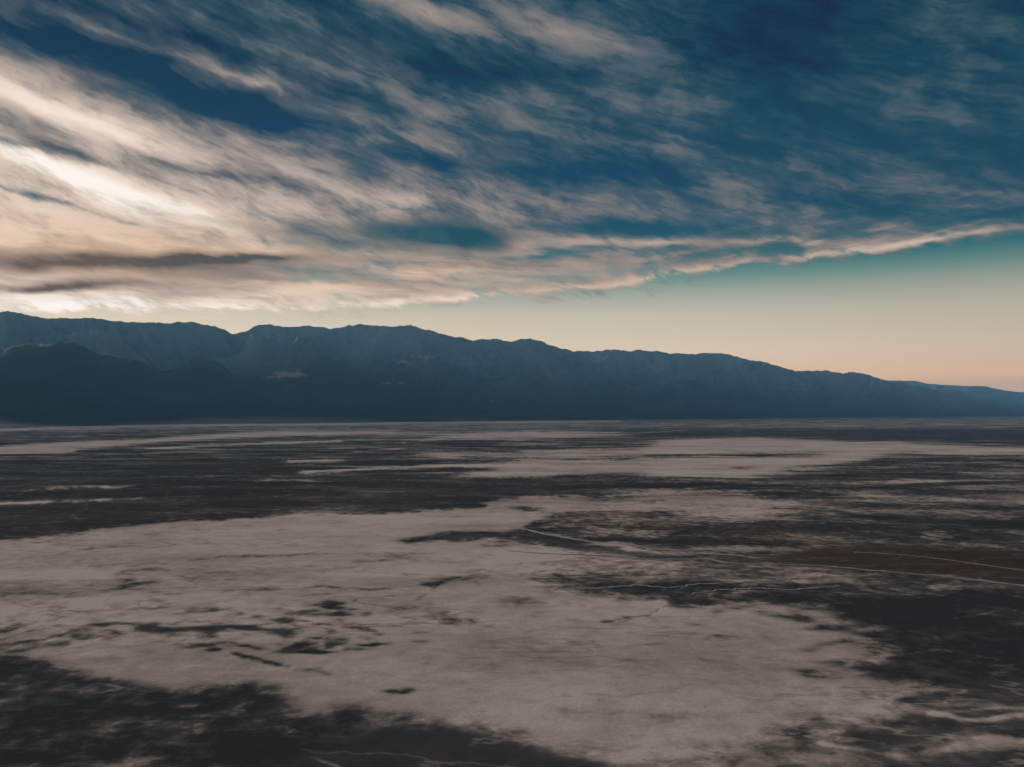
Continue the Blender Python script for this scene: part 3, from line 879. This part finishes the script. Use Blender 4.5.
# dry stream channels winding over the mud
for pts, wd in [
    ([(508, 527), (526, 529.5), (543, 533.5), (573, 539), (606, 543.5), (626, 544), (639, 549), (659, 552), (684, 553), (726, 554.5), (745, 556)], 7.0),
    ([(606, 543.5), (616, 541.8), (630, 543.5), (646, 548), (664, 550), (690, 550.5)], 5.0),
    ([(852, 552), (873, 553), (910, 555.5), (950, 560), (973, 563.5), (1024, 570.5), (1100, 580)], 2.4),
    ([(560, 590), (600, 588), (640, 585), (668, 588), (700, 584), (760, 582), (800, 578)], 2.6),
    ([(690, 594), (720, 590), (760, 588), (790, 590), (840, 586)], 2.6),
]:
    ribbon('dry_channel', pts, wd, 0.3, silt)


# ================================================================== MOUNTAINS
def rock_material(name, tint=(1, 1, 1)):
    m, t, out = material(name)
    P = t.new('ShaderNodeTexCoord').outputs['Object']
    geo = t.new('ShaderNodeNewGeometry')
    pale = t.attr('pale')
    n1 = t.noise(P, 1 / 900.0, 9, 0.62, 0.5)
    n2 = t.noise(t.mapping(P, scale=(1, 1, 3.0)), 1 / 260.0, 7, 0.62, 0.3)
    v = t.math('ADD', t.math('MULTIPLY', n1, 0.8), t.math('MULTIPLY', n2, 0.2))
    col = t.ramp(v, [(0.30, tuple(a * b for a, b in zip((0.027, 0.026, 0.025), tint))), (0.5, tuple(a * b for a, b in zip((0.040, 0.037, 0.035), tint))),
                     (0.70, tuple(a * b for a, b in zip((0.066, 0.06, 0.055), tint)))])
    # dark varnished gravel on the fans and front hills; lighter high up, imitating haze
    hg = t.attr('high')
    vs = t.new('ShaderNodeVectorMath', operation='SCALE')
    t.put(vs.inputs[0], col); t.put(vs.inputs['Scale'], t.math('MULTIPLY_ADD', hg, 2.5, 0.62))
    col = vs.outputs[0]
    col = t.mix(hg, col, t.mix(1.0, col, (1.15, 1.9, 2.15), 'MULTIPLY'))  # blue-green haze of the upper slopes painted into the rock colour
    pf = t.mapr(t.math('MULTIPLY_ADD', t.math('SUBTRACT', n2, 0.5), 2.2, pale), 0.35, 0.75)
    col = t.mix(pf, col, (0.40, 0.35, 0.31))
    bs = t.new('ShaderNodeBsdfPrincipled')
    t.put(bs.inputs['Base Color'], col)
    bs.inputs['Roughness'].default_value = 0.95
    bs.inputs['Specular IOR Level'].default_value = 0.1
    bmp = t.new('ShaderNodeBump')
    bmp.inputs['Strength'].default_value = 0.4
    bmp.inputs['Distance'].default_value = 60.0
    t.put(bmp.inputs['Height'], n2)
    t.l.new(bmp.outputs[0], bs.inputs['Normal'])
    t.l.new(bs.outputs[0], out.inputs[0])
    return m


SKY_U = [-900, -600, -400, -200, -100, -40, 0, 5, 20, 43, 66, 90, 113, 126, 150, 171, 176, 191, 206, 219, 232.5, 246, 257.5, 266, 277, 289, 309, 322, 329, 340,
         350, 360, 370, 390, 396.5, 410, 420, 430, 450, 473, 481, 493, 503, 511, 521, 534, 546, 559, 573, 602, 611, 627, 641, 656, 667, 680,
         696, 707, 730.5, 750, 770, 787, 799, 818.5, 832, 843.5, 850, 867, 883, 900, 920, 940, 960, 980, 1000, 1024, 1060, 1200, 1800]
SKY_V = [345, 338, 330, 318, 308, 314, 312, 310.5, 314, 318, 318, 318, 320.5, 322, 322.5, 323, 322, 322, 324.5, 328, 334, 331, 325, 324, 325.5, 327, 326, 327, 329, 327.5,
         325, 324, 325, 327, 326, 325, 328, 330.5, 336, 340, 339, 338.5, 341, 341.5, 339, 339, 343, 348, 351, 351, 349, 351, 349.5, 352, 352, 354,
         354, 352.5, 354.5, 360, 363, 369, 371, 370.5, 371, 374, 371.5, 374, 379.5, 383, 387, 390, 393.5, 396.5, 400, 404, 408, 411.5, 412]


def build_range():
    az = np.radians(np.arange(-52, 40.001, 0.075))
    u = CX + F * np.tan(az) * 1.0006
    # distance of the foot of the fans and of the crest
    vb = np.interp(u, [-800, 0, 200, 340, 560, 684, 850, 1024, 1300], [427.5, 427.0, 424, 422.6, 420.4, 419.2, 417.4, 416.0, 415.4])
    Rb = CAM_H * F / (vb - HOR) / np.cos(az)
    span = np.interp(u, [-800, 0, 500, 900, 1300], [8500, 8500, 8500, 8000, 7000])
    Rr = smooth1(Rb, 60) + span + 900 * fbm(u / 260, u * 0, 3, .5, 77)
    tgt_v = np.interp(u, SKY_U, SKY_V)
    tgt_v = tgt_v + 2.6 * fbm(u / 13.0, u * 0 + 3, 4, 0.6, 91)
    vv = np.array(tgt_v)
    dx, dy, dz = pix_dir(u, vv)
    E = dz / np.hypot(dx, dy)               # tangent of the crest's elevation
    S = np.concatenate([np.linspace(-0.05, 1.0, 190), np.linspace(1.01, 1.9, 50)])
    SS, AA = np.meshgrid(S, az, indexing='ij')
    UU = np.broadcast_to(u, SS.shape)
    R = Rb + (Rr - Rb) * SS
    X, Y = R * np.sin(AA), R * np.cos(AA)
    Hr = np.maximum(E * Rr + CAM_H, 60)
    # large shape: fan, mountain front, shoulder, crest
    fan = np.interp(SS, [-0.05, 0, .15, .32, .45, .6, .8, .92, 1.0, 1.12, 1.4, 1.9], [-.01, 0, .03, .085, .17, .36, .68, .86, 1.0, .93, .55, -.02])
    wx = fbm(X / 3000, Y / 3000, 3, .5, 5) * 900; wy = fbm(X / 3000, Y / 3000, 3, .5, 6) * 900
    rd = ridged((X + wx) / 3800, (Y + wy) / 3800, 7, 0.55, 11)
    rd2 = ridged((X + wx * .5) / 1300, (Y + wy * .5) / 1300, 5, 0.55, 29)
    amp = sstep(.22, .62, SS + 0.10 * fbm(X / 2500, Y / 2500, 3, .5, 15)) * (1 - 0.55 * sstep(.85, 1.0, SS))
    # darker front hills standing before the crest
    def hill(uc, su, sc, ss, h):
        return h * np.exp(-(np.abs((UU - uc) / su) ** 1.7) - ((SS - sc) / ss) ** 2)
    hh = hill(70, 120, .47, .13, 760) + hill(200, 70, .42, .10, 260) + hill(-160, 120, .45, .13, 640) + hill(430, 90, .50, .12, 230) \
        + hill(620, 60, .48, .10, 170) + hill(740, 60, .5, .12, 150) + hill(330, 60, .56, .1, 220)
    damp = 1 - 0.7 * np.clip(hh / 450, 0, 1)
    # (front hills first: the drainage is gentler on them)
    H = Hr * (fan + amp * damp * (0.50 * (rd - 0.45) + 0.15 * (rd2 - 0.45)))
    H = H + hh * (0.93 + 0.16 * rd + 0.06 * (rd2 - .4))
    # rills on the fans
    H = H + 10 * sstep(.02, .15, SS) * (1 - sstep(.35, .5, SS)) * fbm(X / 500, Y / 900, 4, .6, 71)
    H = np.where(SS < 0, -4 + 0 * H, H)
    H = np.where(SS > 1.85, -20, H)
    # bring the crest to its surveyed height
    ang = (H - CAM_H) / R
    mx = ang.max(0)
    need = (E * 1.0) * (R[ang.argmax(0), np.arange(len(u))]) + CAM_H
    have = H[ang.argmax(0), np.arange(len(u))]
    k = np.clip(need / have, 0.2, 3.0)
    ks = smooth1(k, 14)
    low = sstep(.25, .75, SS)
    H = H * (ks + (k - ks) * low)
    # fade the range out where the valley opens on the right
    pale = np.exp(-((UU - 291) / 15) ** 2 - (((HOR - (to_pix(X, Y, H)[1])) - 36) / 5) ** 2) * 1.0
    vv = to_pix(X, Y, H)[1]
    for (pu, pv, su, sv, a) in [(291, 374.5, 17, 4, 1.0), (272, 377, 14, 2.5, .6), (425, 357, 16, 4, .62), (405, 361, 18, 4, .5), (385, 382.5, 10, 2.2, .75),
                                (404, 383.5, 8, 2, .55), (490, 362, 20, 6, .4), (545, 362, 16, 6, .35), (600, 365, 20, 6, .3), (115, 403, 12, 2.5, .35), (800, 385, 14, 4, .35)]:
        pale = np.maximum(pale * 0 if (pu, pv) == (291, 374.5) else pale, a * np.exp(-((UU - pu) / su) ** 2 - ((vv - pv) / sv) ** 2))
    high = np.clip(sstep(.22, .95, SS) * (1 - np.clip(hh / 500, 0, .85)) + .55 * (rd - .42) * amp + .22 * (rd2 - .42) * amp + .30 * (1 - amp) * fbm((UU - 260 * SS) / 90, SS * 7, 4, .55, 201), 0, 1)  # tone mask: height, fan streaks, and ridges toned to suggest skylit relief
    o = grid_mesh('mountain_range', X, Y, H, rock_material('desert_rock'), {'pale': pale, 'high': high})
    return o


def build_far():
    az = np.radians(np.arange(10, 50.001, 0.07))
    u = CX + F * np.tan(az)
    tu = [-500, 600, 800, 860, 883, 903, 916, 930, 966, 984.5, 993, 1003, 1016, 1024, 1100, 1250, 1600]
    tv = [405, 400, 390, 383, 380.5, 380.5, 381, 384, 386, 386, 388, 390, 392, 392, 396, 397, 399]
    tg = np.interp(u, tu, tv) + 0.6 * fbm(u / 10.0, u * 0 + 3, 4, 0.6, 95)
    dx, dy, dz = pix_dir(u, tg)
    E = dz / np.hypot(dx, dy)
    S = np.linspace(-1, 1, 110)
    SS, AA = np.meshgrid(S, az, indexing='ij')
    R = 43000 + 6500 * SS
    X, Y = R * np.sin(AA), R * np.cos(AA)
    Hc = E * 43000 + CAM_H
    prof = np.clip(1 - np.abs(SS), 0, 1) ** 0.9
    rd = ridged(X / 5200, Y / 5200, 6, .55, 51)
    H = Hc * (prof + np.minimum(1, 2.5 * (1 - np.abs(SS))) * 0.42 * (rd - .45)) - 6
    ang = (H - CAM_H) / R
    i = ang.argmax(0); j = np.arange(len(u))
    k = np.clip((E * R[i, j] + CAM_H) / H[i, j], .3, 3)
    H = H * np.where(SS > -0.9, k, 1)
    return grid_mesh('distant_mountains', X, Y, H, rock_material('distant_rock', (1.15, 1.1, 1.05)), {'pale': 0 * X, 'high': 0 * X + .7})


mr = build_range()
fr = build_far()


# ================================================================== HAZE
def build_haze():
    top = max(max(v.co.z for v in mr.data.vertices), max(v.co.z for v in fr.data.vertices)) + 40.0
    bot = -60.0
    lo = (-64000.0, -64000.0, bot); hi = (64000.0, 64000.0, top)
    me = bpy.data.meshes.new('haze')
    vs = [(x, y, z) for z in (lo[2], hi[2]) for y in (lo[1], hi[1]) for x in (lo[0], hi[0])]
    fs = [(0, 2, 3, 1), (4, 5, 7, 6), (0, 1, 5, 4), (2, 6, 7, 3), (0, 4, 6, 2), (1, 3, 7, 5)]
    me.from_pydata(vs, [], fs)
    o = bpy.data.objects.new('haze', me)
    COL.objects.link(o)
    o['kind'] = 'stuff'
    m, t, out = material('haze_air')
    pv = t.new('ShaderNodeVolumePrincipled')
    pv.inputs['Color'].default_value = (0.24, 0.60, 0.98, 1)
    pv.inputs['Density'].default_value = HAZE_DENSITY
    pv.inputs['Anisotropy'].default_value = 0.0
    t.l.new(pv.outputs[0], out.inputs['Volume'])
    me.materials.append(m)


build_haze()
